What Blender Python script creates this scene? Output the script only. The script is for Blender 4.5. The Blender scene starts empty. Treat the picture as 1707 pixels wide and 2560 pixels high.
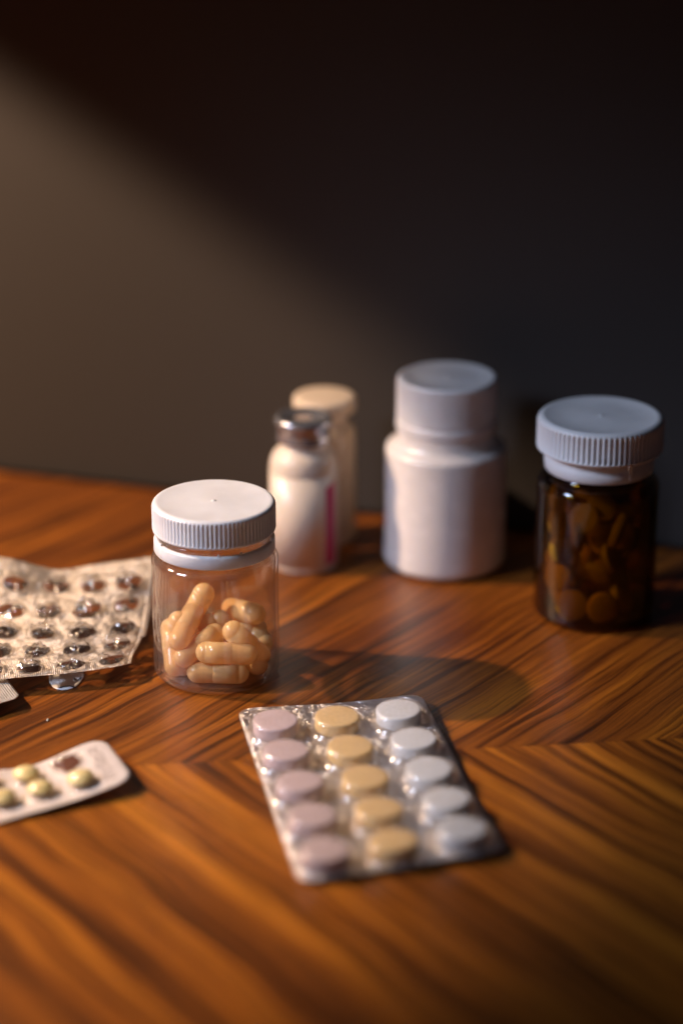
import bpy, bmesh, math, random
from mathutils import Vector, Matrix, noise as mnoise
R = math.radians
random.seed(7)
scene = bpy.context.scene
col = scene.collection

# ------------------------------------------------------------------ camera
cam_d = bpy.data.cameras.new('camera')
cam = bpy.data.objects.new('camera', cam_d); col.objects.link(cam)
cam.location = (0, 0, 0.364)
cam.rotation_euler = (R(90 - 21.4), 0, 0)
cam_d.sensor_fit = 'VERTICAL'; cam_d.sensor_height = 36; cam_d.sensor_width = 24
cam_d.lens = 85.0
cam_d.clip_start = 0.02; cam_d.clip_end = 50
cam_d.dof.use_dof = True
cam_d.dof.focus_distance = 0.832
cam_d.dof.aperture_fstop = 2.8
cam_d.dof.aperture_blades = 0
scene.camera = cam

# ------------------------------------------------------------------ world and lamps
w = bpy.data.worlds.new('World'); scene.world = w; w.use_nodes = True
bg = w.node_tree.nodes['Background']
bg.inputs[0].default_value = (0.50, 0.62, 1.0, 1); bg.inputs[1].default_value = 0.011

def aim(o, target):
    o.rotation_euler = (Vector(target) - o.location).to_track_quat('-Z', 'Y').to_euler()

ld = bpy.data.lights.new('key_lamp', 'SPOT')
ld.energy = 24.5; ld.color = (1.0, 0.69, 0.45)
ld.spot_size = R(2 * 57.0); ld.spot_blend = 0.13; ld.shadow_soft_size = 0.010
key = bpy.data.objects.new('key_lamp', ld); col.objects.link(key)
key.location = (-0.514, 0.860, 0.415); aim(key, (-0.50, 0.88, 0))

fd = bpy.data.lights.new('window_light', 'AREA')
fd.shape = 'RECTANGLE'; fd.size = 0.16; fd.size_y = 0.16
fd.energy = 0.23; fd.spread = R(34); fd.color = (0.66, 0.76, 1.0)
fill = bpy.data.objects.new('window_light', fd); col.objects.link(fill)
fill.location = (-0.56, 0.56, 0.46); aim(fill, (0.03, 0.75, 0.0))

vs = scene.view_settings
vs.view_transform = 'Standard'; vs.look = 'None'; vs.exposure = 0; vs.gamma = 1
scene.render.engine = 'CYCLES'
scene.cycles.max_bounces = 14; scene.cycles.transparent_max_bounces = 24
scene.cycles.transmission_bounces = 8

# ------------------------------------------------------------------ material helpers
def newmat(name):
    m = bpy.data.materials.new(name); m.use_nodes = True
    nt = m.node_tree; nt.nodes.clear()
    out = nt.nodes.new('ShaderNodeOutputMaterial')
    return m, nt, out

def N(nt, t, **kw):
    n = nt.nodes.new(t)
    for k, v in kw.items():
        if k.startswith('i_'):
            n.inputs[int(k[2:])].default_value = v
        else:
            setattr(n, k, v)
    return n

def bsdf(nt, color=None, rough=.5, metal=0., spec=.5, sss=0., sssr=None, coat=0., ior=1.5):
    b = nt.nodes.new('ShaderNodeBsdfPrincipled')
    if color: b.inputs['Base Color'].default_value = (*color, 1)
    b.inputs['Roughness'].default_value = rough
    b.inputs['Metallic'].default_value = metal
    b.inputs['Specular IOR Level'].default_value = spec
    b.inputs['IOR'].default_value = ior
    b.inputs['Coat Weight'].default_value = coat
    b.inputs['Coat Roughness'].default_value = .15
    if sss:
        b.inputs['Subsurface Weight'].default_value = sss
        b.inputs['Subsurface Radius'].default_value = sssr or (1, .6, .4)
        b.inputs['Subsurface Scale'].default_value = .0015
    return b

def bump(nt, h, strength, dist, b):
    n = nt.nodes.new('ShaderNodeBump')
    n.inputs['Strength'].default_value = strength; n.inputs['Distance'].default_value = dist
    nt.links.new(h, n.inputs['Height']); nt.links.new(n.outputs[0], b.inputs['Normal'])
    return n

def plastic(name, color, rough=.38, sss=.25, vary=.06, spec=.5, sscale=.0015, bumps=.12, coat=0., glow=0.):
    """slightly uneven moulded plastic or tablet surface"""
    m, nt, out = newmat(name); L = nt.links
    b = bsdf(nt, color, rough, 0, spec, sss, (1, .75, .55), coat)
    b.inputs['Subsurface Scale'].default_value = sscale
    tc = N(nt, 'ShaderNodeTexCoord')
    n1 = N(nt, 'ShaderNodeTexNoise'); n1.inputs['Scale'].default_value = 160; n1.inputs['Detail'].default_value = 5
    L.new(tc.outputs['Object'], n1.inputs['Vector'])
    mr = N(nt, 'ShaderNodeMapRange'); mr.inputs[1].default_value = .3; mr.inputs[2].default_value = .7
    mr.inputs[3].default_value = 1 - vary; mr.inputs[4].default_value = 1.0
    L.new(n1.outputs[0], mr.inputs[0])
    mx = N(nt, 'ShaderNodeMix', data_type='RGBA', blend_type='MULTIPLY'); mx.inputs[0].default_value = 1
    mx.inputs[6].default_value = (*color, 1); L.new(mr.outputs[0], mx.inputs[7]); L.new(mx.outputs[2], b.inputs['Base Color'])
    mr2 = N(nt, 'ShaderNodeMapRange'); mr2.inputs[3].default_value = rough - .07; mr2.inputs[4].default_value = rough + .1
    L.new(n1.outputs[0], mr2.inputs[0]); L.new(mr2.outputs[0], b.inputs['Roughness'])
    n2 = N(nt, 'ShaderNodeTexNoise'); n2.inputs['Scale'].default_value = 1400; n2.inputs['Detail'].default_value = 3
    L.new(tc.outputs['Object'], n2.inputs['Vector'])
    bump(nt, n2.outputs[0], bumps, .0002, b)
    last = b
    if glow:
        tl = N(nt, 'ShaderNodeBsdfTranslucent'); tl.inputs[0].default_value = (1.0, .69, .27, 1)
        last = N(nt, 'ShaderNodeMixShader'); last.inputs[0].default_value = glow
        L.new(b.outputs[0], last.inputs[1]); L.new(tl.outputs[0], last.inputs[2])
    L.new(last.outputs[0], out.inputs[0])
    return m

def thin_clear(name, tint, edge=.75, rough=.04, haze=0., haze_col=(1, .9, .8), crumple=0., cscale=500, ior=1.5):
    """one wall of clear plastic: what is behind shows, tinted more at a grazing angle, with a Fresnel sheen"""
    m, nt, out = newmat(name); L = nt.links
    geo = N(nt, 'ShaderNodeNewGeometry')
    iorn = N(nt, 'ShaderNodeMapRange'); iorn.inputs[3].default_value = ior; iorn.inputs[4].default_value = 1 / ior
    L.new(geo.outputs['Backfacing'], iorn.inputs[0])
    fr = N(nt, 'ShaderNodeFresnel'); L.new(iorn.outputs[0], fr.inputs['IOR'])
    lw = N(nt, 'ShaderNodeLayerWeight'); lw.inputs[0].default_value = .5
    pw = N(nt, 'ShaderNodeMath', operation='POWER'); L.new(lw.outputs['Facing'], pw.inputs[0]); pw.inputs[1].default_value = 3.0
    mc = N(nt, 'ShaderNodeMix', data_type='RGBA')
    mc.inputs[6].default_value = (*tint, 1); mc.inputs[7].default_value = (*[t * edge for t in tint], 1)
    L.new(pw.outputs[0], mc.inputs[0])
    tr = N(nt, 'ShaderNodeBsdfTransparent'); L.new(mc.outputs[2], tr.inputs[0])
    gl = N(nt, 'ShaderNodeBsdfGlossy'); gl.inputs['Color'].default_value = (1, 1, 1, 1); gl.inputs['Roughness'].default_value = rough
    tc = N(nt, 'ShaderNodeTexCoord')
    if crumple:
        nn = N(nt, 'ShaderNodeTexNoise'); nn.inputs['Scale'].default_value = cscale; nn.inputs['Detail'].default_value = 2
        L.new(tc.outputs['Object'], nn.inputs['Vector'])
        bn = N(nt, 'ShaderNodeBump'); bn.inputs['Strength'].default_value = crumple; bn.inputs['Distance'].default_value = .0006
        L.new(nn.outputs[0], bn.inputs['Height']); L.new(bn.outputs[0], gl.inputs['Normal']); L.new(bn.outputs[0], fr.inputs['Normal'])
    mix = N(nt, 'ShaderNodeMixShader'); L.new(fr.outputs[0], mix.inputs[0]); L.new(tr.outputs[0], mix.inputs[1]); L.new(gl.outputs[0], mix.inputs[2])
    last = mix
    if haze:
        df = N(nt, 'ShaderNodeBsdfDiffuse'); df.inputs[0].default_value = (*haze_col, 1)
        nh = N(nt, 'ShaderNodeTexNoise'); nh.inputs['Scale'].default_value = 90; nh.inputs['Detail'].default_value = 6
        mp = N(nt, 'ShaderNodeMapping'); mp.inputs['Scale'].default_value = (7, 7, .22)  # plastic haze, stretched into upright streaks that paint in light reflections
        L.new(tc.outputs['Object'], mp.inputs[0]); L.new(mp.outputs[0], nh.inputs['Vector'])
        hr = N(nt, 'ShaderNodeMapRange'); hr.inputs[1].default_value = .35; hr.inputs[2].default_value = .75
        hr.inputs[3].default_value = haze * .4; hr.inputs[4].default_value = haze * 2.4
        L.new(nh.outputs[0], hr.inputs[0])
        m2 = N(nt, 'ShaderNodeMixShader'); L.new(hr.outputs[0], m2.inputs[0]); L.new(mix.outputs[0], m2.inputs[1]); L.new(df.outputs[0], m2.inputs[2])
        last = m2
    L.new(last.outputs[0], out.inputs[0])
    return m

def foil(name, color, rough=.35, metal=.9, knurl=.6, pitch=.8, crinkle=.35, coat=.3):
    """embossed blister foil: diamond knurl from UVs laid out in millimetres, plus broad crinkles"""
    m, nt, out = newmat(name); L = nt.links
    b = bsdf(nt, color, rough, metal, .5, coat=coat)
    b.inputs['Coat Roughness'].default_value = .12
    uv = N(nt, 'ShaderNodeUVMap')
    sep = N(nt, 'ShaderNodeSeparateXYZ'); L.new(uv.outputs[0], sep.inputs[0])
    def wave(sgn):
        a = N(nt, 'ShaderNodeMath', operation='MULTIPLY_ADD'); a.inputs[1].default_value = sgn
        L.new(sep.outputs[1], a.inputs[0]); L.new(sep.outputs[0], a.inputs[2])
        s = N(nt, 'ShaderNodeMath', operation='MULTIPLY'); s.inputs[1].default_value = 2 * math.pi / pitch / 1.414
        L.new(a.outputs[0], s.inputs[0])
        si = N(nt, 'ShaderNodeMath', operation='SINE'); L.new(s.outputs[0], si.inputs[0]); return si
    w1, w2 = wave(1), wave(-1)
    mu = N(nt, 'ShaderNodeMath', operation='MULTIPLY'); L.new(w1.outputs[0], mu.inputs[0]); L.new(w2.outputs[0], mu.inputs[1])
    nz = N(nt, 'ShaderNodeTexNoise'); nz.inputs['Scale'].default_value = .16; nz.inputs['Detail'].default_value = 5
    L.new(uv.outputs[0], nz.inputs['Vector'])
    b1 = N(nt, 'ShaderNodeBump'); b1.inputs['Strength'].default_value = crinkle; b1.inputs['Distance'].default_value = .004
    L.new(nz.outputs[0], b1.inputs['Height'])
    b2 = N(nt, 'ShaderNodeBump'); b2.inputs['Strength'].default_value = knurl; b2.inputs['Distance'].default_value = .00012
    L.new(mu.outputs[0], b2.inputs['Height']); L.new(b1.outputs[0], b2.inputs['Normal'])
    L.new(b2.outputs[0], b.inputs['Normal'])
    L.new(b.outputs[0], out.inputs[0])
    return m

def wood(name, angle, offset, seed, tone=((.14, .039, .005), (.24, .069, .007), (.37, .118, .010))):
    m, nt, out = newmat(name); L = nt.links
    tc = N(nt, 'ShaderNodeTexCoord')
    mp = N(nt, 'ShaderNodeMapping', vector_type='TEXTURE'); mp.inputs['Rotation'].default_value = (0, 0, R(angle))
    mp.inputs['Scale'].default_value = (.01, .01, .01)
    mp.inputs['Location'].default_value = offset
    L.new(tc.outputs['Object'], mp.inputs[0])          # x along the grain, y across, in centimetres
    def nz(sx, sy, detail, rough=.55, src=None, dist=0.):
        q = N(nt, 'ShaderNodeMapping'); q.inputs['Scale'].default_value = (sx, sy, 1); q.inputs['Location'].default_value = (seed, seed * 1.7, seed * .3)
        L.new(src or mp.outputs[0], q.inputs[0])
        n = N(nt, 'ShaderNodeTexNoise'); n.inputs['Scale'].default_value = 1; n.inputs['Detail'].default_value = detail
        n.inputs['Roughness'].default_value = rough; n.inputs['Distortion'].default_value = dist
        L.new(q.outputs[0], n.inputs['Vector']); return n
    wz = nz(.10, .16, 2)
    wz2 = nz(.5, .9, 2)
    sub = N(nt, 'ShaderNodeMath', operation='MULTIPLY_ADD'); sub.inputs[1].default_value = 1.3; L.new(wz.outputs[0], sub.inputs[0])
    s2 = N(nt, 'ShaderNodeMath', operation='MULTIPLY'); s2.inputs[1].default_value = .14; L.new(wz2.outputs[0], s2.inputs[0]); L.new(s2.outputs[0], sub.inputs[2])
    cx = N(nt, 'ShaderNodeCombineXYZ'); L.new(sub.outputs[0], cx.inputs[1])
    add = N(nt, 'ShaderNodeVectorMath', operation='ADD'); L.new(mp.outputs[0], add.inputs[0]); L.new(cx.outputs[0], add.inputs[1])
    W = add.outputs[0]
    broad = nz(.045, 1.05, 3, .5, W)
    mid = nz(.065, 3.3, 5, .6, W)
    fine = nz(.24, 10.5, 5, .65, W)
    pore = nz(1.6, 42, 2, .6, W)
    def ramp(src, stops):
        r = N(nt, 'ShaderNodeValToRGB'); e = r.color_ramp.elements
        while len(e) < len(stops): e.new(.5)
        for i, (p, c) in enumerate(stops): e[i].position = p; e[i].color = (*c, 1)
        L.new(src, r.inputs[0]); return r
    base = ramp(broad.outputs[0], [(.32, tone[0]), (.5, tone[1]), (.68, tone[2])])
    dk = ramp(mid.outputs[0], [(.34, (.12, .09, .08)), (.43, (.50, .44, .41)), (.52, (1, 1, 1))])
    fn = ramp(fine.outputs[0], [(.36, (.36, .31, .29)), (.48, (.88, .86, .84)), (.62, (1.15, 1.14, 1.10))])
    pr = ramp(pore.outputs[0], [(.34, (.62, .58, .55)), (.46, (1, 1, 1))])
    def mul(a, b, f=1.):
        x = N(nt, 'ShaderNodeMix', data_type='RGBA', blend_type='MULTIPLY'); x.inputs[0].default_value = f
        L.new(a, x.inputs[6]); L.new(b, x.inputs[7]); return x.outputs[2]
    c = mul(mul(mul(base.outputs[0], dk.outputs[0], .92), fn.outputs[0], .8), pr.outputs[0], .5)
    b = bsdf(nt, None, .42, 0, .35, coat=.24)
    b.inputs['Coat Roughness'].default_value = .20
    L.new(c, b.inputs['Base Color'])
    smudge = N(nt, 'ShaderNodeTexNoise'); smudge.inputs['Scale'].default_value = 14; smudge.inputs['Detail'].default_value = 6
    L.new(tc.outputs['Object'], smudge.inputs['Vector'])
    mr = N(nt, 'ShaderNodeMapRange'); mr.inputs[1].default_value = .3; mr.inputs[2].default_value = .7; mr.inputs[3].default_value = .20; mr.inputs[4].default_value = .30
    L.new(smudge.outputs[0], mr.inputs[0]); L.new(mr.outputs[0], b.inputs['Coat Roughness'])
    bump(nt, pore.outputs[0], .18, .0003, b)
    L.new(b.outputs[0], out.inputs[0])
    return m

# ------------------------------------------------------------------ materials
M = {}
M['white_cap'] = plastic('white_cap_plastic', (.71, .69, .68), .36, .2)
M['white_cap_matte'] = plastic('white_matte_plastic', (.82, .81, .82), .42, .2)
M['white_cap_far'] = plastic('white_bottle_cap_plastic', (.84, .81, .81), .36, .2)
M['white_body'] = plastic('white_glossy_plastic', (.82, .77, .75), .24, .2, coat=.2)
M['cream'] = plastic('cream_plastic', (.74, .60, .46), .5, .2)
M['ring'] = plastic('white_ring_plastic', (.68, .67, .67), .4, .3)
M['jar_wall'] = thin_clear('clear_jar_plastic', (.988, .972, .96), .66, .05, haze=.022, haze_col=(.9, .72, .6))
M['amber'] = thin_clear('amber_glass', (.62, .45, .055), .22, .03)
M['pocket'] = thin_clear('clear_blister_film', (.98, .975, .97), .80, .09, haze=.06, ior=1.65, crumple=.15, cscale=350)
M['empty_pocket'] = thin_clear('crumpled_clear_film', (.90, .88, .86), .55, .06, haze=.02, crumple=1.0, cscale=420, ior=1.75)
M['foil'] = foil('silver_foil', (.76, .72, .71), .28, .95, .8, .9, .55, coat=0)
M['foil_coarse'] = foil('silver_foil_coarse', (.74, .69, .64), .40, .6, 1.0, 1.3, .4, coat=0)
M['foil_warm'] = foil('dull_embossed_foil', (.76, .65, .54), .38, .68, 1.0, .9, .8, coat=.15)
M['foil_matte'] = foil('satin_pale_foil', (.74, .64, .58), .50, .30, .25, .75, .25, coat=.2)
M['foil_bright'] = foil('torn_foil', (.62, .58, .55), .22, 1.0, .2, .8, .8)
M['alu'] = foil('aluminium_crimp', (.46, .47, .52), .22, .8, .0, 1, .05, coat=0)
M['label'] = plastic('white_paper_label', (.78, .67, .57), .34, .3, coat=.15)
M['stripe'] = plastic('magenta_print', (.50, .010, .11), .4, 0)
M['powder'] = plastic('milky_white_glass', (.78, .67, .57), .34, .3, coat=.15)
M['rubber'] = plastic('grey_rubber', (.42, .33, .28), .6, 0)
M['ink'] = plastic('black_print', (.02, .02, .022), .5, 0)
M['ink_grey'] = plastic('grey_embossed_print', (.34, .26, .22), .5, 0)
M['paper'] = plastic('white_backing_foil', (.84, .82, .82), .5, 0)
M['pink'] = plastic('pink_tablet', (.58, .43, .42), .5, .15)
M['yellow'] = plastic('yellow_tablet', (.72, .48, .20), .5, .15)
M['white_tab'] = plastic('white_tablet', (.60, .61, .63), .5, .15)
M['lemon'] = plastic('pale_yellow_tablet', (.82, .64, .26), .42, .15)
M['amber_tab'] = plastic('off_white_tablet', (.80, .70, .50), .55, 0)
M['capsule'] = plastic('pale_orange_gelatin', (.97, .70, .33), .22, .2, .05, sscale=.004, bumps=.05, coat=.35, glow=.40)
M['capsule_dark'] = plastic('pale_orange_gelatin_inner', (.97, .65, .29), .25, .2, .05, sscale=.004, bumps=.05, coat=.3, glow=.40)
M['wood_far'] = wood('wood_grain_far', 52, (.3, .1, 0), 3.1)
M['wood_near'] = wood('wood_grain_near', -54, (-.2, .2, 0), 8.3, ((.17, .049, .006), (.34, .102, .009), (.50, .170, .014)))
M['edge_wood'] = plastic('dark_wood_edge', (.12, .05, .02), .4, 0)

def wall_mat():
    m, nt, out = newmat('dark_painted_wall'); L = nt.links
    b = bsdf(nt, (.135, .118, .105), .7, 0, .3)
    tc = N(nt, 'ShaderNodeTexCoord')
    n1 = N(nt, 'ShaderNodeTexNoise'); n1.inputs['Scale'].default_value = 2.5; n1.inputs['Detail'].default_value = 5
    L.new(tc.outputs['Object'], n1.inputs['Vector'])
    r = N(nt, 'ShaderNodeValToRGB'); e = r.color_ramp.elements
    e[0].position = .3; e[0].color = (.050, .044, .042, 1); e[1].position = .7; e[1].color = (.058, .050, .047, 1)
    L.new(n1.outputs[0], r.inputs[0]); L.new(r.outputs[0], b.inputs['Base Color'])
    n2 = N(nt, 'ShaderNodeTexNoise'); n2.inputs['Scale'].default_value = 260; n2.inputs['Detail'].default_value = 4
    L.new(tc.outputs['Object'], n2.inputs['Vector']); bump(nt, n2.outputs[0], .15, .0006, b)
    L.new(b.outputs[0], out.inputs[0]); return m
M['wall'] = wall_mat()

# ------------------------------------------------------------------ object helpers (all lengths below are millimetres)
S = .001
def link_mesh(name, me, mat, parent=None, loc=(0, 0, 0), rot=None, smooth=True):
    o = bpy.data.objects.new(name, me); col.objects.link(o)
    if mat is not None and not me.materials: me.materials.append(mat)
    if smooth:
        for p in me.polygons: p.use_smooth = True
    if parent: o.parent = parent
    o.location = [c * S for c in loc]
    if rot is not None: o.rotation_euler = rot
    return o

def mesh(name, verts, faces, uvs=None):
    me = bpy.data.meshes.new(name)
    me.from_pydata([(v[0] * S, v[1] * S, v[2] * S) for v in verts], [], faces)
    if uvs:
        lay = me.uv_layers.new(name='UVMap')
        for lp in me.loops: lay.data[lp.index].uv = uvs[lp.vertex_index]
    me.validate(); me.update()
    return me

def thing(name, label, cat, loc=(0, 0, 0), rotz=0, group=None):
    o = bpy.data.objects.new(name, None); col.objects.link(o)
    o.empty_display_size = .01
    o.location = [c * S for c in loc]; o.rotation_euler = (0, 0, rotz)
    o['label'] = label; o['category'] = cat
    if group: o['group'] = group
    return o

def tag(o, label, cat, group=None):
    o['label'] = label; o['category'] = cat
    if group: o['group'] = group
    return o

def sharp(o, deg=35):
    me = o.data
    try: me.set_sharp_from_angle(angle=R(deg))
    except Exception: pass
    return o

def arc(cx, cz, r, a0, a1, n):
    return [(cx + r * math.cos(R(a0 + (a1 - a0) * i / n)), cz + r * math.sin(R(a0 + (a1 - a0) * i / n))) for i in range(n + 1)]

def lathe(name, prof, seg=96, rib=None):
    """prof: list of (radius, z[, ribweight]); rib = (count, depth): vertical ribs where ribweight > 0"""
    if rib: seg = rib[0] * 6
    verts, faces, rings = [], [], []
    for p in prof:
        r, z = p[0], p[1]; wgt = p[2] if len(p) > 2 else 0
        if r < 1e-6:
            rings.append([len(verts)]); verts.append((0, 0, z)); continue
        ring = []
        for i in range(seg):
            a = 2 * math.pi * i / seg; rr = r
            if rib and wgt:
                ph = (i % 6) / 6
                rr = r - rib[1] * wgt * (0, .18, .85, 1, .85, .18)[i % 6]
            ring.append(len(verts)); verts.append((rr * math.cos(a), rr * math.sin(a), z))
        rings.append(ring)
    for a, b in zip(rings, rings[1:]):
        if len(a) == 1 and len(b) == 1: continue
        if len(a) == 1:
            for i in range(seg): faces.append((a[0], b[(i + 1) % seg], b[i]))
        elif len(b) == 1:
            for i in range(seg): faces.append((a[i], a[(i + 1) % seg], b[0]))
        else:
            for i in range(seg):
                j = (i + 1) % seg; faces.append((a[i], a[j], b[j], b[i]))
    return mesh(name, verts, faces)

# ------------------------------------------------------------------ setting: wall and table
E0, E1 = Vector((-147.0, 975.6)), Vector((130.7, 888.1))           # far edge of the table
ed = (E1 - E0).normalized(); en = Vector((-ed.y, ed.x))
wl = []
for t in (-2500, 2500):
    p = E0 + ed * t + en * 4; wl.append((p.x, p.y))
wv = [(wl[0][0], wl[0][1], -800), (wl[1][0], wl[1][1], -800), (wl[1][0], wl[1][1], 1600), (wl[0][0], wl[0][1], 1600)]
bk = [(x + en.x * 60, y + en.y * 60, z) for x, y, z in wv]
wall = link_mesh('wall', mesh('wall', wv + bk, [(0, 1, 2, 3), (5, 4, 7, 6), (3, 2, 6, 7), (1, 5, 6, 2), (4, 0, 3, 7)]), M['wall'], smooth=False)
wall['kind'] = 'structure'

table = thing('table', 'brown wooden table top with chevron grain veneer under all the medicines', 'table')
S0, S1 = Vector((-68.6, 702.7)), Vector((113.7, 722.5)); sd = (S1 - S0).normalized(); sn = Vector((-sd.y, sd.x))
TX = 620
def seam(x, off=0):
    t = (x - S0.x) / sd.x; p = S0 + sd * t + sn * off; return p
def edge_pt(x):
    t = (x - E0.x) / ed.x; return E0 + ed * t
def slab(name, poly, zt, zb, mat, bev=0):
    n = len(poly); v = [(p[0], p[1], zt) for p in poly] + [(p[0], p[1], zb) for p in poly]
    f = [tuple(range(n))] + [(i, i + n, (i + 1) % n + n, (i + 1) % n) for i in range(n)] + [tuple(range(2 * n - 1, n - 1, -1))]
    me = mesh(name, v, f)
    o = link_mesh(name, me, mat, table, smooth=False)
    bm = bmesh.new(); bm.from_mesh(me); bmesh.ops.recalc_face_normals(bm, faces=bm.faces); bm.to_mesh(me); bm.free()
    return o
g = .06
far = [(seam(-TX, g).x, seam(-TX, g).y), (seam(TX, g).x, seam(TX, g).y), (TX, edge_pt(TX).y), (-TX, edge_pt(-TX).y)]
near = [(-TX, 60), (TX, 60), (seam(TX, -g).x, seam(TX, -g).y), (seam(-TX, -g).x, seam(-TX, -g).y)]
o = slab('veneer_panel', far, 0, -3, M['wood_far']); o['label'] = 'far veneer panel, grain running up to the right'
o = slab('veneer_panel', near, 0, -3, M['wood_near']); o['label'] = 'near veneer panel, grain running down to the right'
slab('core_board', [(-TX, 60), (TX, 60), (TX, edge_pt(TX).y), (-TX, edge_pt(-TX).y)], -3.0, -26, M['edge_wood'])

# ------------------------------------------------------------------ ribbed screw lid
def lid_profile(Rr, z0, z1, inner, fillet=1.6, ribtop=.9, dish=.25, rimw=2.0):
    p = [(inner, z0 + .6), (inner + .4, z0), (Rr - .7, z0), (Rr - .15, z0 + .35), (Rr, z0 + .9)]
    p += [(Rr, z0 + 1.0), (Rr, z0 + 1.5, 1), (Rr, z1 - fillet - ribtop, 1)]
    for i in range(1, 4):
        a = R(90 * i / 8); p.append((Rr - fillet + fillet * math.cos(a), z1 - fillet + fillet * math.sin(a), max(0, 1 - i / 3)))
    for i in range(4, 9):
        a = R(90 * i / 8); p.append((Rr - fillet + fillet * math.cos(a), z1 - fillet + fillet * math.sin(a)))
    p += [(Rr - fillet - rimw * .5, z1 - dish * .3), (Rr - fillet - rimw, z1 - dish), (Rr * .5, z1 - dish), (1.3, z1 - dish), (.75, z1 - dish + .08), (.5, z1 - dish + .35), (0, z1 - dish + .4)]
    return p

# ------------------------------------------------------------------ clear jar of capsules
JX, JY = -43.9, 775.3
jar = thing('pill_jar', 'clear plastic jar with white ribbed lid, holding pale orange capsules', 'jar', (JX, JY, 0))
Rj = 22.05
prof = [(0, .9), (14, .8), (17.2, .35), (18.6, 0)] + arc(18.9, 3.15, 3.15, -90, 0, 7)[1:] + [(Rj, 12), (Rj, 28), (Rj, 43.2)]
prof += arc(Rj - 2.6, 43.2, 2.6, 0, 82, 7)[1:] + [(19.2, 46.1), (18.9, 46.8), (18.8, 50), (18.8, 54), (18.7, 60)]
inn = [(18.0, 60), (17.9, 46.5), (18.6, 44.9)] + arc(Rj - 3.6, 42.6, 2.5, 60, 0, 5) + [(Rj - 1.1, 28), (Rj - 1.1, 12), (Rj - 1.1, 5.0)] + arc(18.3, 4.2, 2.6, 0, -90, 6) + [(14, 1.8), (0, 1.9)]
sharp(link_mesh('body', lathe('jar_body', prof + inn, 128), M['jar_wall'], jar), 50)
lid = link_mesh('lid', lathe('jar_lid', lid_profile(21.35, 54.2, 64.6, 19.2, 1.7, .2, .25, 1.6), rib=(88, .42)), M['white_cap'], jar)
# lid is closed from below by its liner
link_mesh('liner', lathe('jar_liner', [(0, 62.2), (19.0, 62.2), (19.3, 62.4), (19.3, 55)], 64), M['white_cap_matte'], lid)
ringp = [(19.1, 47.3), (20.7, 46.9), (21.0, 47.3), (20.95, 50.9), (20.7, 51.6), (19.6, 51.7), (19.1, 51.4), (19.1, 47.3)]
ring = link_mesh('tamper_ring', lathe('jar_ring', ringp, 96), M['ring'], jar)
v, f = [], []
for i in range(16):
    a = 2 * math.pi * (i + .3) / 16
    if random.random() < .15: continue
    c, s_ = math.cos(a), math.sin(a); b0 = len(v); ww = .45
    for (rr, zz) in ((19.9, 51.6), (20.6, 51.6), (20.5, 52.5), (20.1, 52.6)):
        for q in (-ww, ww):
            k = .6 if zz > 52 else 1
            v.append((rr * c - q * k * s_, rr * s_ + q * k * c, zz))
    f += [(b0, b0 + 2, b0 + 3, b0 + 1), (b0 + 2, b0 + 4, b0 + 5, b0 + 3), (b0 + 4, b0 + 6, b0 + 7, b0 + 5), (b0 + 6, b0, b0 + 1, b0 + 7), (b0, b0 + 6, b0 + 4, b0 + 2), (b0 + 1, b0 + 3, b0 + 5, b0 + 7)]
link_mesh('broken_tab', mesh('ring_tabs', v, f), M['ring'], ring, smooth=False)
th = lathe('thread', [(18.85, 51.6), (19.5, 52.1), (19.5, 52.7), (18.85, 53.3)], 96)
link_mesh('thread', th, M['jar_wall'], jar)

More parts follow.
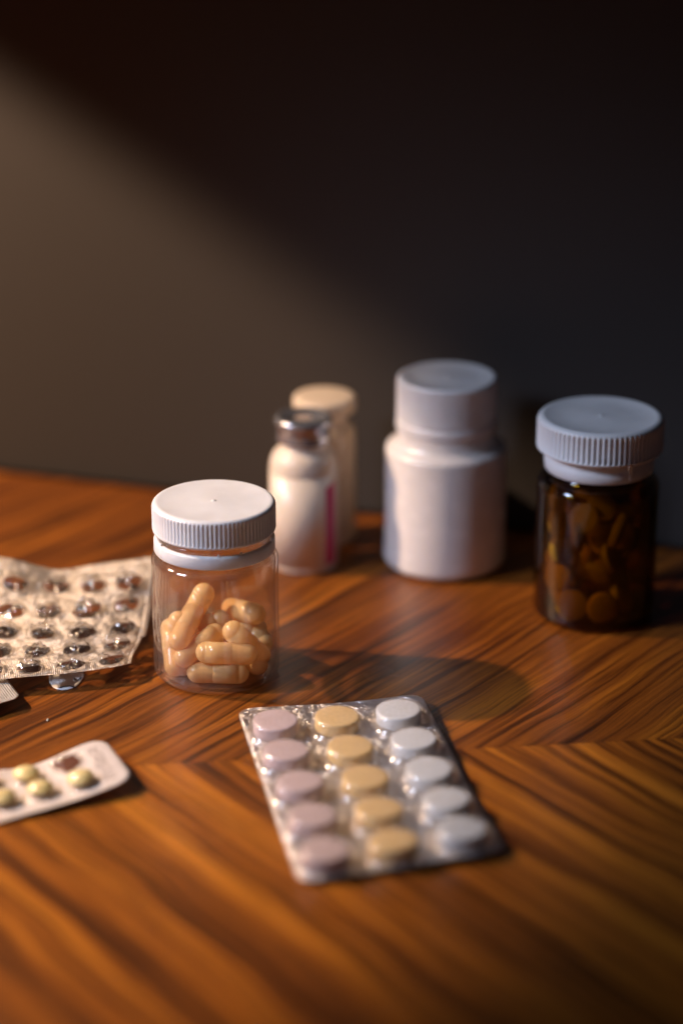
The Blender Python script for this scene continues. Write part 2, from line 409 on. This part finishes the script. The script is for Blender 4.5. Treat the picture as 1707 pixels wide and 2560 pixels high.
# capsules, each a thing of its own
def capsule_meshes():
    r1, r2 = 3.85, 3.70
    h = 7.1
    cap = [(0, h + r1)] + [(r1 * math.sin(R(a)), h + r1 * math.cos(R(a))) for a in range(12, 91, 13)] + [(r1, h), (r1, 3), (r1, -1.3), (r1 - .08, -1.42), (r2 - .02, -1.42)]
    cap.reverse()
    body = [(r2, -1.5), (r2, -4), (r2, -h)] + [(r2 * math.cos(R(a)), -h - r2 * math.sin(R(a))) for a in range(12, 89, 13)] + [(0, -h - r2)]
    body.reverse()
    return lathe('capsule_cap', cap, 32), lathe('capsule_body', body + [(r2, -1.2)], 32)
cm, bmh = capsule_meshes()
caps = [
 ((-2.6, -12.2, 12.6), (11.0, -11.5, 11.6), 'orange capsule lying level at the front of the jar, second from the bottom'),
 ((-5.8, -12.6, 5.2), (7.8, -13, 5.2), 'orange capsule lying flat on the jar floor at the front'),
 ((-4.6, 7, 26.5), (-10.6, 9.5, 14), 'tallest orange capsule, standing up towards the jar top'),
 ((-12.2, -8.5, 16.0), (-8.6, 3.0, 20.4), 'orange capsule leaning in front of the tall one, round end facing out'),
 ((-15.8, 1.5, 14.6), (-14.4, -7, 6.0), 'orange capsule propped against the left wall of the jar'),
 ((5.2, 13.2, 18.2), (13.2, 3.0, 20.6), 'orange capsule highest on the right side of the pile'),
 ((6.6, -8, 18.5), (15.2, -5.0, 8.6), 'orange capsule sloping down to the right wall of the jar'),
 ((-10.6, -10.8, 10.2), (-.6, -2.4, 15.0), 'orange capsule sloping up from lower left behind the level one'),
 ((-2.9, 5, 15.4), (0, 15, 9), 'orange capsule pointing away, round end in the middle of the pile'),
 ((1.2, 6.5, 16.2), (3.5, 13.5, 5.5), 'orange capsule glowing behind the middle of the pile'),
 ((-11.6, -6.5, 5.2), (-8.6, 7, 5.2), 'orange capsule end-on at the lower left of the jar floor'),
 ((14.4, -6, 5.2), (9, 6.6, 5.2), 'orange capsule in the shade at the lower right of the jar'),
 ((2, -3.5, 6), (-.6, 10, 5.4), 'orange capsule buried at the jar floor behind the front two'),
 ((-15.6, 4, 6), (-13.2, 0, 18.5), 'orange capsule upright against the left wall behind the propped one', ),
 ((15.6, 3.5, 10), (9.5, 13, 13.5), 'orange capsule at the right wall of the jar, pointing away'),
 ((3, 1.5, 11.5), (13, 8.5, 12), 'orange capsule buried under the right-hand ones'),
]
for i, (a, b, lab) in enumerate(caps):
    a, b = Vector(a), Vector(b); mid = (a + b) / 2; d = (a - b).normalized()
    if i % 2: d = -d
    c = thing('capsule', lab, 'capsule', (JX + mid.x, JY + mid.y, mid.z), 0, 'orange capsules in the clear jar')
    c.rotation_euler = d.to_track_quat('Z', 'Y').to_euler()
    link_mesh('capsule_cap', cm, M['capsule'], c); link_mesh('capsule_body', bmh, M['capsule_dark'], c)

# ------------------------------------------------------------------ small vial with a metal crimp, and the vial behind it
vial = thing('glass_vial', 'small white vial with silver metal crimp top and magenta stripe, behind the clear jar', 'vial', (-14.6, 874.0, 0))
prof = [(0, .6), (10, .5), (11.2, 0)] + arc(11.4, 1.7, 1.7, -90, 0, 5)[1:] + [(13.1, 20), (13.1, 40)] + [(8.6 + 4.5 * math.cos(R(q)), 40 + 8.2 * math.sin(R(q))) for q in range(10, 80, 10)] + [(8.9, 48.6), (8.5, 49.4), (8.4, 52), (9.0, 52.4)]
sharp(link_mesh('body', lathe('vial_body', prof, 96), M['powder'], vial), 60)
lab = link_mesh('label', lathe('vial_label', [(13.1, 2.4), (13.17, 2.4), (13.17, 39.5), (13.1, 39.5)], 96), M['label'], vial)
# magenta stripe printed on the label, slanted at its top
v, f = [], []
n = 8; a0, a1 = -50, -24
for i in range(n + 1):
    a = R(a0 + (a1 - a0) * i / n)
    for z in (3.2, 35.0 + 2.0 * i / n):
        v.append((13.22 * math.cos(a), 13.22 * math.sin(a), z))
for i in range(n): f.append((2 * i, 2 * i + 2, 2 * i + 3, 2 * i + 1))
link_mesh('printed_stripe', mesh('stripe', v, f), M['stripe'], lab)
crimp = [(7.7, 51.6), (10.0, 51.4), (10.6, 51.9), (10.3, 52.6), (10.2, 54.0), (10.3, 57.6), (10.9, 58.2), (11.1, 59.2), (10.9, 60.4), (10.2, 61.0), (9.0, 61.1), (8.6, 60.6), (3.6, 60.5), (3.4, 60.3)]
cr = link_mesh('metal_crimp', lathe('vial_crimp', crimp, 96), M['alu'], vial)
link_mesh('rubber_stopper', lathe('vial_stopper', [(3.7, 60.2), (2.6, 60.35), (0, 60.4)], 32), M['rubber'], cr)

vb = thing('glass_vial', 'cream bottle with a wide flat cream cap, standing behind the metal-topped vial', 'vial', (-6.6, 901.0, 0))
prof = [(0, .6), (9.6, .5), (10.8, 0)] + arc(10.4, 1.6, 1.6, -90, 0, 5)[1:] + [(12.0, 30), (12.0, 45)] + arc(7.6, 45, 4.4, 0, 70, 8)[1:] + [(8.4, 50.6), (8.2, 52), (8.2, 56)]
sharp(link_mesh('body', lathe('cream_bottle_body', prof, 96), M['cream'], vb), 60)
link_mesh('cap', lathe('cream_bottle_cap', [(8, 54.0), (11.2, 53.8), (11.9, 54.4), (12.2, 55.2), (12.4, 58.2), (12.3, 59.3), (11.7, 60.0), (10, 60.2), (0, 60.2)], 96), M['cream'], vb)

# ------------------------------------------------------------------ white pill bottle
wb = thing('pill_bottle', 'opaque white plastic pill bottle with white screw cap, tallest of the containers', 'bottle', (40.3, 876.5, 0))
Rw = 23.4
prof = [(0, 1.2), (18, 1.0), (19.6, 0)] + arc(20.0, 3.9, 3.9, -90, 0, 7)[1:] + [(Rw, 20), (Rw, 46.8)] + arc(Rw - 2.8, 46.8, 2.8, 0, 68, 7)[1:] + [(20.4, 50.2), (19.5, 51.4), (19.1, 52.8), (19.0, 56.2)]
sharp(link_mesh('body', lathe('white_bottle_body', prof, 128), M['white_body'], wb), 70)
link_mesh('tamper_ring', lathe('white_bottle_ring', [(18, 56.0), (19.2, 55.9), (19.5, 56.3), (19.4, 59.2), (19.1, 59.9), (18.4, 60.1)], 96), M['white_cap_far'], wb)
link_mesh('cap', lathe('white_bottle_cap', lid_profile(19.3, 60.4, 76.4, 17.6, 1.9, .5, .5, 1.2), rib=(116, .3)), M['white_cap_far'], wb)
link_mesh('neck', lathe('white_bottle_neck', [(18.6, 55), (18.6, 63)], 64), M['white_body'], wb)

# ------------------------------------------------------------------ amber bottle of tablets
ab = thing('pill_bottle', 'dark amber bottle with white ribbed cap, holding round tablets', 'bottle', (93.8, 827.5, 0))
Ra = 22.4
prof = [(0, 2.0), (15, 1.4), (18.4, 0)] + arc(18.6, 3.8, 3.8, -90, 0, 7)[1:] + [(Ra, 20), (Ra, 51)] + arc(Ra - 4.2, 51, 4.2, 0, 80, 8)[1:] + [(18.4, 55.6), (17.6, 56.4), (17.4, 62)]
inn = [(15.8, 62), (15.9, 55.4), (17.2, 53.9)] + arc(Ra - 5.0, 50, 3.4, 60, 0, 5) + [(Ra - 1.6, 20), (Ra - 1.6, 7)] + arc(17.6, 6.2, 3.2, 0, -90, 6) + [(0, 3.4)]
sharp(link_mesh('glass_body', lathe('amber_body', prof + inn, 128), M['amber'], ab), 60)
cap = link_mesh('cap', lathe('amber_cap', lid_profile(23.0, 65.2, 77.6, 18.2, 2.4, -.2, .5, 1.6), rib=(74, .85)), M['white_cap_matte'], ab)
link_mesh('liner', lathe('amber_liner', [(0, 66), (19.2, 66), (19.2, 65)], 64), M['white_cap_matte'], cap)
ar = link_mesh('tamper_ring', lathe('amber_ring', [(17.9, 57.7), (19.3, 57.4), (19.8, 57.8), (20.1, 60.6), (19.6, 61.6), (19.3, 62.6), (19.3, 66.0)], 96), M['white_cap_matte'], ab)
v = []; f = []
a = R(-62); c, s_ = math.cos(a), math.sin(a)
for rr in (19.4, 20.7):
    for q in (-.5, .5):
        for zz in (59.2, 64.0):
            v.append((rr * c - q * s_, rr * s_ + q * c, zz))
f = [(0, 1, 3, 2), (4, 6, 7, 5), (0, 4, 5, 1), (2, 3, 7, 6), (1, 5, 7, 3), (0, 2, 6, 4)]
link_mesh('ring_lug', mesh('lug', v, f), M['white_cap_matte'], ar, smooth=False)

def tablet_mesh(name, rad, t, dome, seg=40, edge=.5):
    h = t / 2
    p = [(0, -h - dome), (rad * .5, -h - dome * .75), (rad * .85, -h - dome * .2), (rad - edge, -h), (rad - edge * .3, -h + edge * .3), (rad, -h + edge),
         (rad, h - edge), (rad - edge * .3, h - edge * .3), (rad - edge, h), (rad * .85, h + dome * .2), (rad * .5, h + dome * .75), (0, h + dome)]
    return lathe(name, p, seg)
tm = tablet_mesh('round_tablet', 5.7, 2.8, .8, 28)
tabs = [(-5.6, -9, 40.4, 60, -30, 'round tablet leaning near the top centre of the amber bottle'),
        (1.2, -4, 43.4, 35, 20, 'round tablet topmost behind the leaning one in the amber bottle'),
        (-15.0, -3, 46.0, 80, 70, 'round tablet highest on the left wall of the amber bottle'),
        (-14.6, -6, 37.5, 75, 60, 'round tablet on the left wall, second from the top'),
        (-13.5, -9, 28.5, 70, 50, 'round tablet on edge halfway up the left side'),
        (-14.0, -8.5, 18.0, 62, -40, 'large-looking round tablet facing out at the lower left'),
        (-9.4, -14.3, 8.6, 78, -12, 'round tablet flat against the glass at the bottom left of centre'),
        (1.6, -15.8, 8.2, 80, 6, 'round tablet flat against the glass at the bottom centre'),
        (-8.0, -10, 34.0, 80, 75, 'round tablet edge-on below the leaning one')]
rnd = random.Random(4)
pts = [Vector(t[:3]) for t in tabs]
fillers = []
tries = 0
while len(fillers) < 20 and tries < 8000:
    tries += 1
    rr = 14.0 * math.sqrt(rnd.random()); a = rnd.random() * 2 * math.pi
    p = Vector((rr * math.cos(a), rr * math.sin(a), 7 + rnd.random() * 36))
    if all((p - q).length > 7.4 for q in pts):
        pts.append(p); fillers.append((p.x, p.y, p.z, rnd.uniform(10, 90), rnd.uniform(-180, 180), 'dim round tablet among those packed inside the amber bottle'))
for x, y, z, tilt, az, lb in tabs + fillers:
    o = link_mesh('tablet', tm, M['amber_tab'], None, (93.8 + x, 827.5 + y, z), (R(tilt), 0, R(az)))
    tag(o, lb, 'tablet', 'tablets in the amber bottle')

# ------------------------------------------------------------------ blister sheets
def surf_sheet(name, fn, U, V, rad, thick, holes=None, nu=44, nv=60, rag=0.):
    """rounded sheet U x V mm; fn(u, v) -> (x, y, z) mm. UVs in millimetres"""
    vs_ = [0, rad * .03, rad * .12, rad * .3, rad * .6, rad]
    k = int((V - 2 * rad) / (V / nv)); vs_ += [rad + (V - 2 * rad) * i / k for i in range(1, k)]
    vs_ += [V - q for q in reversed([0, rad * .03, rad * .12, rad * .3, rad * .6, rad])]
    verts, uvs, faces = [], [], []
    for v_ in vs_:
        dv = min(v_, V - v_); ins = 0
        if dv < rad: ins = rad - math.sqrt(max(0, rad * rad - (rad - dv) ** 2))
        for i in range(nu + 1):
            u = ins + (U - 2 * ins) * i / nu
            verts.append(fn(u, v_)); uvs.append((u, v_))
    w_ = nu + 1
    for j in range(len(vs_) - 1):
        for i in range(nu):
            faces.append((j * w_ + i, j * w_ + i + 1, (j + 1) * w_ + i + 1, (j + 1) * w_ + i))
    return mesh(name, verts, faces, uvs)

def frame_at(fn, u, v, e=.4):
    p = Vector(fn(u, v)); pu = Vector(fn(u + e, v)) - Vector(fn(u - e, v)); pv = Vector(fn(u, v + e)) - Vector(fn(u, v - e))
    x = pu.normalized(); z = x.cross(pv).normalized()
    if z.z < 0: z = -z
    y = z.cross(x)
    return p, Matrix((x, y, z)).transposed()

def solid(o, t, off=-1):
    m = o.modifiers.new('thickness', 'SOLIDIFY'); m.thickness = t * S; m.offset = off; m.use_even_offset = False
    return o

# --- large pack: three colours of tablets.  u: left to right, v: far to near
TL, TR, BR_, BL = Vector((-35.7, 740.5)), Vector((27.2, 748.5)), Vector((50.2, 642.6)), Vector((-12.6, 624.4))
OB = Vector((0, 690))
def big(u, v):
    a, b = u / 63, v / 118
    p = TL * (1 - a) * (1 - b) + TR * a * (1 - b) + BR_ * a * b + BL * (1 - a) * b - OB
    z = 1.1 + 2.6 * max(0, a - .35) ** 2 * 2.2 * max(0, 1 - b * 1.5) + .9 * a * a * max(0, (b - .6)) * 2 + .22 * math.sin(a * 3 + b * 3 + 1.2) * (1 - abs(2 * a - 1) * .3) + .5 * (abs(2 * b - 1)) ** 3
    return (p.x, p.y, z)
bp = thing('blister_pack', 'full blister pack with columns of pink, yellow and white round tablets', 'blister pack', (OB.x, OB.y, 0))
solid(link_mesh('foil_sheet', surf_sheet('big_foil', big, 63, 118, 5.5, .3), M['foil'], bp), .25)
film = link_mesh('film_rim', surf_sheet('big_film', lambda u, v: (lambda q: (q[0], q[1], q[2] + .22))(big(u, v)), 62.9, 117.9, 5.5, .1), M['pocket'], bp)
pk = [(10.3, .0)] + [(10.3, .05), (9.7, .35), (9.1, 1.0), (8.55, 2.2), (8.4, 4.0), (8.1, 4.8), (7.4, 5.25), (6.0, 5.35), (0, 5.35)]
pkm = lathe('pocket', pk, 56)
tbm = tablet_mesh('thick_tablet', 7.5, 4.6, .28, 56, .55)
for ci, (u0, mk, lb) in enumerate(((9.9, 'pink', 'pink tablet'), (30.4, 'yellow', 'yellow tablet'), (51.6, 'white_tab', 'white tablet'))):
    for r_ in range(5):
        v0 = 19.0 + 22.3 * r_ + (.0 if ci != 1 else .6)
        p, m3 = frame_at(big, u0, v0)
        me = tbm.copy(); me.materials.append(M[mk])
        jx, jy = rnd.uniform(-.35, .35), rnd.uniform(-.35, .35)
        o = link_mesh('tablet', me, None, bp, tuple(p + m3 @ Vector((jx, jy, 2.85))))
        o.rotation_euler = (m3 @ Matrix.Rotation(R(rnd.uniform(-2.2, 2.2)), 3, 'X') @ Matrix.Rotation(R(rnd.uniform(-2.2, 2.2)), 3, 'Y')).to_euler(); o['label'] = lb
        o = link_mesh('pocket', pkm, M['pocket'], bp, tuple(p + m3 @ Vector((0, 0, .3)))); o.rotation_euler = m3.to_euler()

# --- small pack of pale yellow tablets at the left edge
sc0, sc1 = Vector((-78.7, 707.0)), Vector((-66.8, 685.5))     # its right-hand end, far and near corner
sdir = Vector((-.955, -.297)) ; 
OS = Vector((-90, 690))
def small(u, v):
    # u: along the pack from the right end leftwards, v: far to near (0..24.3)
    a, b = u / 33.0, v / 28.6
    q = Vector((-77.8, 710.3)) * (1 - a) * (1 - b) + Vector((-110.3, 697.1)) * a * (1 - b) + Vector((-65.5, 684.0)) * (1 - a) * b + Vector((-105.8, 662.7)) * a * b - OS
    bend = Vector((.15, 1)).normalized() * (-1.5 * math.sin(min(u, 33) / 33.0 * math.pi)) * (1 - .6 * b)
    z = 1.0 + 4.1 * math.exp(-(u / 17.0) ** 2) + .4 * math.sin(u * .2 + v * .1) + 1.0 * math.exp(-u / 12) * (1 - v / 24)
    return (q.x + bend.x, q.y + bend.y, z)
sp = thing('blister_pack', 'small pale blister pack of little yellow tablets, one pocket popped open', 'blister pack', (OS.x, OS.y, 0))
solid(link_mesh('foil_sheet', surf_sheet('small_foil', small, 60, 28.6, 5.0, .3, nu=66, nv=24), M['foil_matte'], sp), .3)
dome = lathe('small_pocket', [(5.3, 0), (4.9, .25), (4.6, .9)] + [(4.45 * math.cos(R(a)), 1.0 + 3.6 * math.sin(R(a))) for a in range(10, 90, 13)] + [(0, 4.6)], 36)
small_tab = tablet_mesh('little_tablet', 4.2, 1.7, 1.25, 36, .5)
def inv_small(x, y):
    best = None
    for i in range(0, 120):
        for j in range(0, 58):
            q = small(i * .5, j * .5); d = (q[0] + OS.x - x) ** 2 + (q[1] + OS.y - y) ** 2
            if best is None or d < best[0]: best = (d, i * .5, j * .5)
    return best[1], best[2]
def crumpled(name, rad, h, seed, seg=28, amt=.35):
    rr = random.Random(seed); off = Vector((rr.random() * 50, rr.random() * 50, rr.random() * 50))
    verts, faces = [], []
    rings = 9
    for j in range(rings + 1):
        t = j / rings
        for i in range(seg):
            a = 2 * math.pi * i / seg
            r_ = rad * math.cos(t * math.pi / 2) ** .6; z = h * math.sin(t * math.pi / 2)
            x, y = r_ * math.cos(a), r_ * math.sin(a)
            nz_ = mnoise.noise(Vector((x * .45, y * .45, z * .6)) + off)
            nz2 = mnoise.noise(Vector((x * 1.1, y * 1.1, z)) + off * 2)
            k = min(1, t * 3)
            verts.append((x * (1 + amt * .35 * nz_ * k), y * (1 + amt * .35 * nz2 * k), max(.05, z * (1 + amt * 1.6 * nz_ * k) + .5 * nz2 * amt * k * 2)))
    for j in range(rings):
        for i in range(seg):
            q = (i + 1) % seg; faces.append((j * seg + i, j * seg + q, (j + 1) * seg + q, (j + 1) * seg + i))
    faces.append(tuple(rings * seg + i for i in range(seg)))
    return mesh(name, verts, faces, [(v[0], v[1]) for v in verts])
for x, y in ((-100.9, 690.6), (-94.7, 679.8), (-82.4, 683.8), (-105.9, 674.0), (-113.6, 686.5), (-118.0, 669.5), (-126, 682)):
    u, v_ = inv_small(x, y); p, m3 = frame_at(small, u, v_)
    o = link_mesh('tablet', small_tab, M['lemon'], sp, tuple(p + m3 @ Vector((0, 0, 2.3)))); o.rotation_euler = m3.to_euler()
    o = link_mesh('pocket', dome, M['pocket'], sp, tuple(p + m3 @ Vector((0, 0, .05)))); o.rotation_euler = m3.to_euler()
u, v_ = inv_small(-88.4, 696.8); p, m3 = frame_at(small, u, v_)
# popped pocket: ragged dark hole with the crumpled bubble over it
hv = [(0, 0, .04)]; n = 26
for i in range(n):
    a = 2 * math.pi * i / n; rr = 4.4 + .8 * mnoise.noise(Vector((math.cos(a) * 2, math.sin(a) * 2, 3)))
    hv.append((rr * math.cos(a), rr * math.sin(a), .04))
M['hole'] = plastic('brown_wood_seen_through_hole', (.14, .035, .014), .45, 0)
o = link_mesh('torn_hole', mesh('torn_hole', hv, [(0, i + 1, (i + 1) % n + 1) for i in range(n)]), M['hole'], sp, tuple(p)); o.rotation_euler = m3.to_euler()
o['label'] = 'torn brown hole of the popped pocket'
o = link_mesh('pocket', crumpled('popped_pocket', 5.2, 2.1, 3, amt=.9), M['empty_pocket'], sp, tuple(p + m3 @ Vector((0, 0, .06)))); o.rotation_euler = m3.to_euler()
o['label'] = 'crumpled empty pocket'
# faint embossed marks along the right-hand end: too blurred to read, kept as unreadable strokes
v, f = [], []
rr = random.Random(11)
for k in range(16):
    vv = 4.5 + k * 1.3; uu = 4.0 + 1.2 * math.sin(k) * .3
    for s_ in range(2):
        L0 = rr.uniform(.8, 1.8); uu2 = uu + s_ * 1.6 + rr.uniform(-.3, .3); vv2 = vv + rr.uniform(-.3, .3); hw = .28
        b0 = len(v)
        for du, dv in ((-L0 / 2, -hw), (L0 / 2, -hw), (L0 / 2, hw), (-L0 / 2, hw)):
            q = small(uu2 + du, vv2 + dv); v.append((q[0], q[1], q[2] + .05))
        f.append((b0, b0 + 1, b0 + 2, b0 + 3))
link_mesh('embossed_print', mesh('embossed', v, f), M['ink_grey'], sp, smooth=False)

# --- used pack: bent foil with popped pockets, its far side raised
rowsZ = {
 'back': [(-137.3, 825.3, 24.0), (-121.8, 826.3, 21.5), (-105.6, 828.2, 16.5), (-90.6, 830.9, 17.5), (-78.0, 831.9, 19.0), (-70.4, 832.0, 20.0)],
 'r1': [(-132.5, 812.4, 18.5), (-119.0, 813.9, 17.0), (-104.6, 817.4, 14.2), (-91.3, 816.9, 14.5), (-78.2, 817.4, 15.5), (-70.1, 820.3, 16.0)],
 'r2': [(-133.4, 802.6, 11.5), (-119.4, 801.5, 11.5), (-105.7, 800.3, 11.5), (-91.9, 801.9, 11.5), (-78.3, 807.0, 11.5), (-70.3, 810.5, 11.5)],
 'r3': [(-133.5, 789.0, 9.0), (-119.7, 788.2, 9.0), (-106.5, 787.1, 9.0), (-92.7, 787.1, 9.0), (-78.4, 790.9, 9.0), (-70.6, 794.3, 9.0)],
 'r4': [(-133.7, 774.8, 7.5), (-120.2, 774.8, 7.5), (-107.3, 774.4, 7.5), (-93.1, 776.6, 7.5), (-79.7, 779.6, 7.5), (-71.4, 784.0, 7.5)],
 'r5': [(-135.4, 763.2, 6.7), (-121.8, 761.4, 6.7), (-108.4, 762.5, 6.7), (-94.5, 765.7, 6.7), (-80.4, 770.0, 6.7), (-73.2, 774.0, 6.7)],
 'front': [(-135.0, 754.6, 6.4), (-121.7, 754.4, 6.2), (-108.1, 756.9, 6.2), (-94.3, 759.9, 6.2), (-80.6, 763.8, 6.4), (-73.4, 767.0, 6.6)]}
RW = [rowsZ[k] for k in ('front', 'r5', 'r4', 'r3', 'r2', 'r1', 'back')]
RV = [0, 7, 20, 33.5, 47, 62, 77]          # v of each row in mm, front to back
RU = [-13.6, 0, 13.6, 27.2, 40.8, 49]      # u of each column in mm
OU = Vector((-105, 790, 0))
def cat(p0, p1, p2, p3, t):
    return .5 * ((2 * p1) + (-p0 + p2) * t + (2 * p0 - 5 * p1 + 4 * p2 - p3) * t * t + (-p0 + 3 * p1 - 3 * p2 + p3) * t ** 3)
def interp(arr, xs, x):
    n_ = len(xs); i = 0
    while i < n_ - 2 and x > xs[i + 1]: i += 1
    t = (x - xs[i]) / (xs[i + 1] - xs[i])
    if t < 0 or t > 1: return arr[i] * (1 - t) + arr[i + 1] * t
    p0 = arr[i - 1] if i > 0 else 2 * arr[0] - arr[1]; p3 = arr[i + 2] if i + 2 < n_ else 2 * arr[-1] - arr[-2]
    return cat(p0, arr[i], arr[i + 1], p3, t)
RWv = [[Vector(c) for c in row] for row in RW]
def used(u, v):
    rowpts = [interp(r, RU, u) for r in RWv]
    p = interp(rowpts, RV, v) - OU
    return (p.x, p.y, p.z)
up = thing('blister_pack', 'emptied silver blister pack with rows of popped pockets, left of the clear jar', 'blister pack', (OU.x, OU.y, 0))
cu = [-27.2, -13.6, 0, 13.6, 27.2, 40.8]; cv = [7, 20, 33.5, 47, 62]
ub = [-34, -20.4, -6.8, 6.8, 20.4, 34, 47.4]; vb_ = [.9, 13.5, 26.75, 40.25, 54.5, 69.5]
verts, uvs, faces = [], [], []
def addv(u, v):
    verts.append(used(u, v)); uvs.append((u, v)); return len(verts) - 1
NH = 36
hole_specs = []
rr = random.Random(21)
for ci, uc in enumerate(cu):
    for ri, vc in enumerate(cv):
        u0, u1, v0, v1 = ub[ci], ub[ci + 1], vb_[ri], vb_[ri + 1]
        hr = 4.6 + rr.uniform(-.3, .2); ph = rr.random() * 20
        rings_ = []
        for t in (0, .08, .35, .7, 1):
            ring_ = []
            for i in range(NH):
                a = 2 * math.pi * i / NH + math.pi / 4
                c, s_ = math.cos(a), math.sin(a)
                rh = hr * (1 + .16 * mnoise.noise(Vector((c * 1.8, s_ * 1.8, ph))) + .06 * mnoise.noise(Vector((c * 6, s_ * 6, ph))))
                hu, hv_ = uc + rh * c, vc + rh * .92 * s_
                k = 1 / max(abs(c), abs(s_))
                bu = uc + ((u1 - uc) if c > 0 else (uc - u0)) * c * k; bv = vc + ((v1 - vc) if s_ > 0 else (vc - v0)) * s_ * k
                q = addv(hu * (1 - t) + bu * t, hv_ * (1 - t) + bv * t)
                ring_.append(q)
            rings_.append(ring_)
        for A, B in zip(rings_, rings_[1:]):
            for i in range(NH):
                j = (i + 1) % NH; faces.append((A[i], B[i], B[j], A[j]))
        hole_specs.append((uc, vc, hr, ph))
def strip(us, vs2):
    base = len(verts)
    for v_ in vs2:
        for u_ in us: addv(u_, v_)
    w_ = len(us)
    for j in range(len(vs2) - 1):
        for i in range(w_ - 1): faces.append((base + j * w_ + i, base + j * w_ + i + 1, base + (j + 1) * w_ + i + 1, base + (j + 1) * w_ + i))
def lin(a, b, n_): return [a + (b - a) * i / n_ for i in range(n_ + 1)]
strip(lin(-34, 47.4, 80), [0 + .15, .5, .9])
strip(lin(-34, 47.4, 80), lin(69.5, 77, 6))
strip(lin(47.4, 49, 2), lin(.15, 24, 20)); strip(lin(47.4, 50.2, 2), lin(24, 77, 40))
me = mesh('used_foil', verts, faces, uvs)
bm = bmesh.new(); bm.from_mesh(me); bmesh.ops.remove_doubles(bm, verts=bm.verts, dist=.00002); bmesh.ops.recalc_face_normals(bm, faces=bm.faces); bm.to_mesh(me); bm.free()
solid(link_mesh('foil_sheet', me, M['foil_warm'], up), .22, 0)
for k, (uc, vc, hr, ph) in enumerate(hole_specs):
    p, m3 = frame_at(used, uc, vc)
    o = link_mesh('pocket', crumpled('used_pocket', hr + .3, rr.uniform(1.8, 3.2), k + 5, amt=rr.uniform(.35, .95)), M['empty_pocket'], up, tuple(p + m3 @ Vector((0, 0, .15)))); o.rotation_euler = m3.to_euler()
    # torn foil tongues left in the hole
    v, f, uvt = [], [], []
    for q in range(rr.choice((3, 4, 5, 5))):
        a = rr.uniform(0, 6.28); wd = rr.uniform(.4, .9); ln = rr.uniform(.7, 1.5) * hr; lift = rr.uniform(-1.0, 1.2); b0 = len(v)
        for s_ in range(5):
            t = s_ / 4
            for e_ in (-1, 0, 1):
                aa = a + e_ * wd * (1 - t * .75); r0 = hr * 1.02 - ln * t
                v.append((r0 * math.cos(aa), r0 * .92 * math.sin(aa), lift * t * t * 1.6 + .5 * mnoise.noise(Vector((aa * 2, t * 3, ph))) * t + (.25 if e_ == 0 else 0) * t))
                uvt.append((v[-1][0], v[-1][1]))
        for s_ in range(4):
            for e_ in range(2):
                i0 = b0 + s_ * 3 + e_; f.append((i0, i0 + 1, i0 + 4, i0 + 3))
    o = link_mesh('foil_flap', mesh('flap', v, f, uvt), M['foil_bright'], up, tuple(p)); o.rotation_euler = m3.to_euler()

# --- corner of a second foil pack, below it at the left edge of the photo
OC = Vector((-125, 748))
def corner(u, v):
    # u from its right corner leftwards, v backwards
    p = Vector((-109.0, 744.5)) + Vector((-.80, -.60)) * u + Vector((-.42, .91)) * v - OC
    z = 3.2 + .05 * v + 1.0 * math.sin(u * .12) + 1.3 * math.exp(-(u + v) / 6)
    return (p.x, p.y, z)
cp = thing('blister_pack', 'grey foil corner of another pack poking in under the emptied one', 'blister pack', (OC.x, OC.y, 0))
solid(link_mesh('foil_sheet', surf_sheet('corner_foil', corner, 40, 30, 3.5, .3, nu=40, nv=30), M['foil_coarse'], cp), .3)

# --- printed scrap of backing foil on the table under the emptied pack
OP = Vector((-96.5, 768.8))
def scrapf(x, y): return (x, y, .4 + .003 * x * x)
v, f = [scrapf(0, 0)], []
n = 40
for k in range(1, 7):
    for i in range(n):
        a = 2 * math.pi * i / n; t = k / 6
        v.append(scrapf(6.0 * t * math.cos(a) * (1 + .03 * math.sin(3 * a)), 10.2 * t * math.sin(a)))
for i in range(n): f.append((0, i + 1, (i + 1) % n + 1))
for k in range(5):
    for i in range(n):
        q = (i + 1) % n; f.append((1 + k * n + i, 1 + (k + 1) * n + i, 1 + (k + 1) * n + q, 1 + k * n + q))
spc = thing('foil_scrap', 'small rounded white foil scrap with black print, peeping out below the emptied pack', 'foil scrap', (OP.x, OP.y, 0))
solid(link_mesh('scrap_sheet', mesh('scrap', v, f), M['paper'], spc), .12)
def arc_strip(name, cx, cy, rx, ry, a0, a1, wd, n_=18):
    v, f = [], []
    for i in range(n_ + 1):
        a = R(a0 + (a1 - a0) * i / n_)
        for e_ in (-1, 1):
            x = cx + (rx + e_ * wd / 2) * math.cos(a); y = cy + (ry + e_ * wd / 2) * math.sin(a); q = scrapf(x, y)
            v.append((q[0], q[1], q[2] + .06))
    for i in range(n_): f.append((2 * i, 2 * i + 1, 2 * i + 3, 2 * i + 2))
    return mesh(name, v, f)
for pr_ in ((1.5, -9.4, 2.6, 2.2, 15, 165, .8), (4.1, -.4, 1.1, 2.2, -170, 10, .7)):
    link_mesh('printed_letter', arc_strip('letter', *pr_), M['ink'], spc, smooth=False)

# --- crumb on the table
ico = bmesh.new(); bmesh.ops.create_icosphere(ico, subdivisions=2, radius=.0006)
for vv in ico.verts: vv.co *= 1 + .4 * mnoise.noise(vv.co * 2500)
for vv in ico.verts: vv.co.x *= .6; vv.co.z *= .5; vv.co.y *= 1.5
me = bpy.data.meshes.new('crumb'); ico.to_mesh(me); ico.free()
o = link_mesh('crumb', me, M['white_tab'], None, (-99.2, 735.5, .25)); tag(o, 'tiny white crumb lying on the bare wood above the small pack', 'crumb')
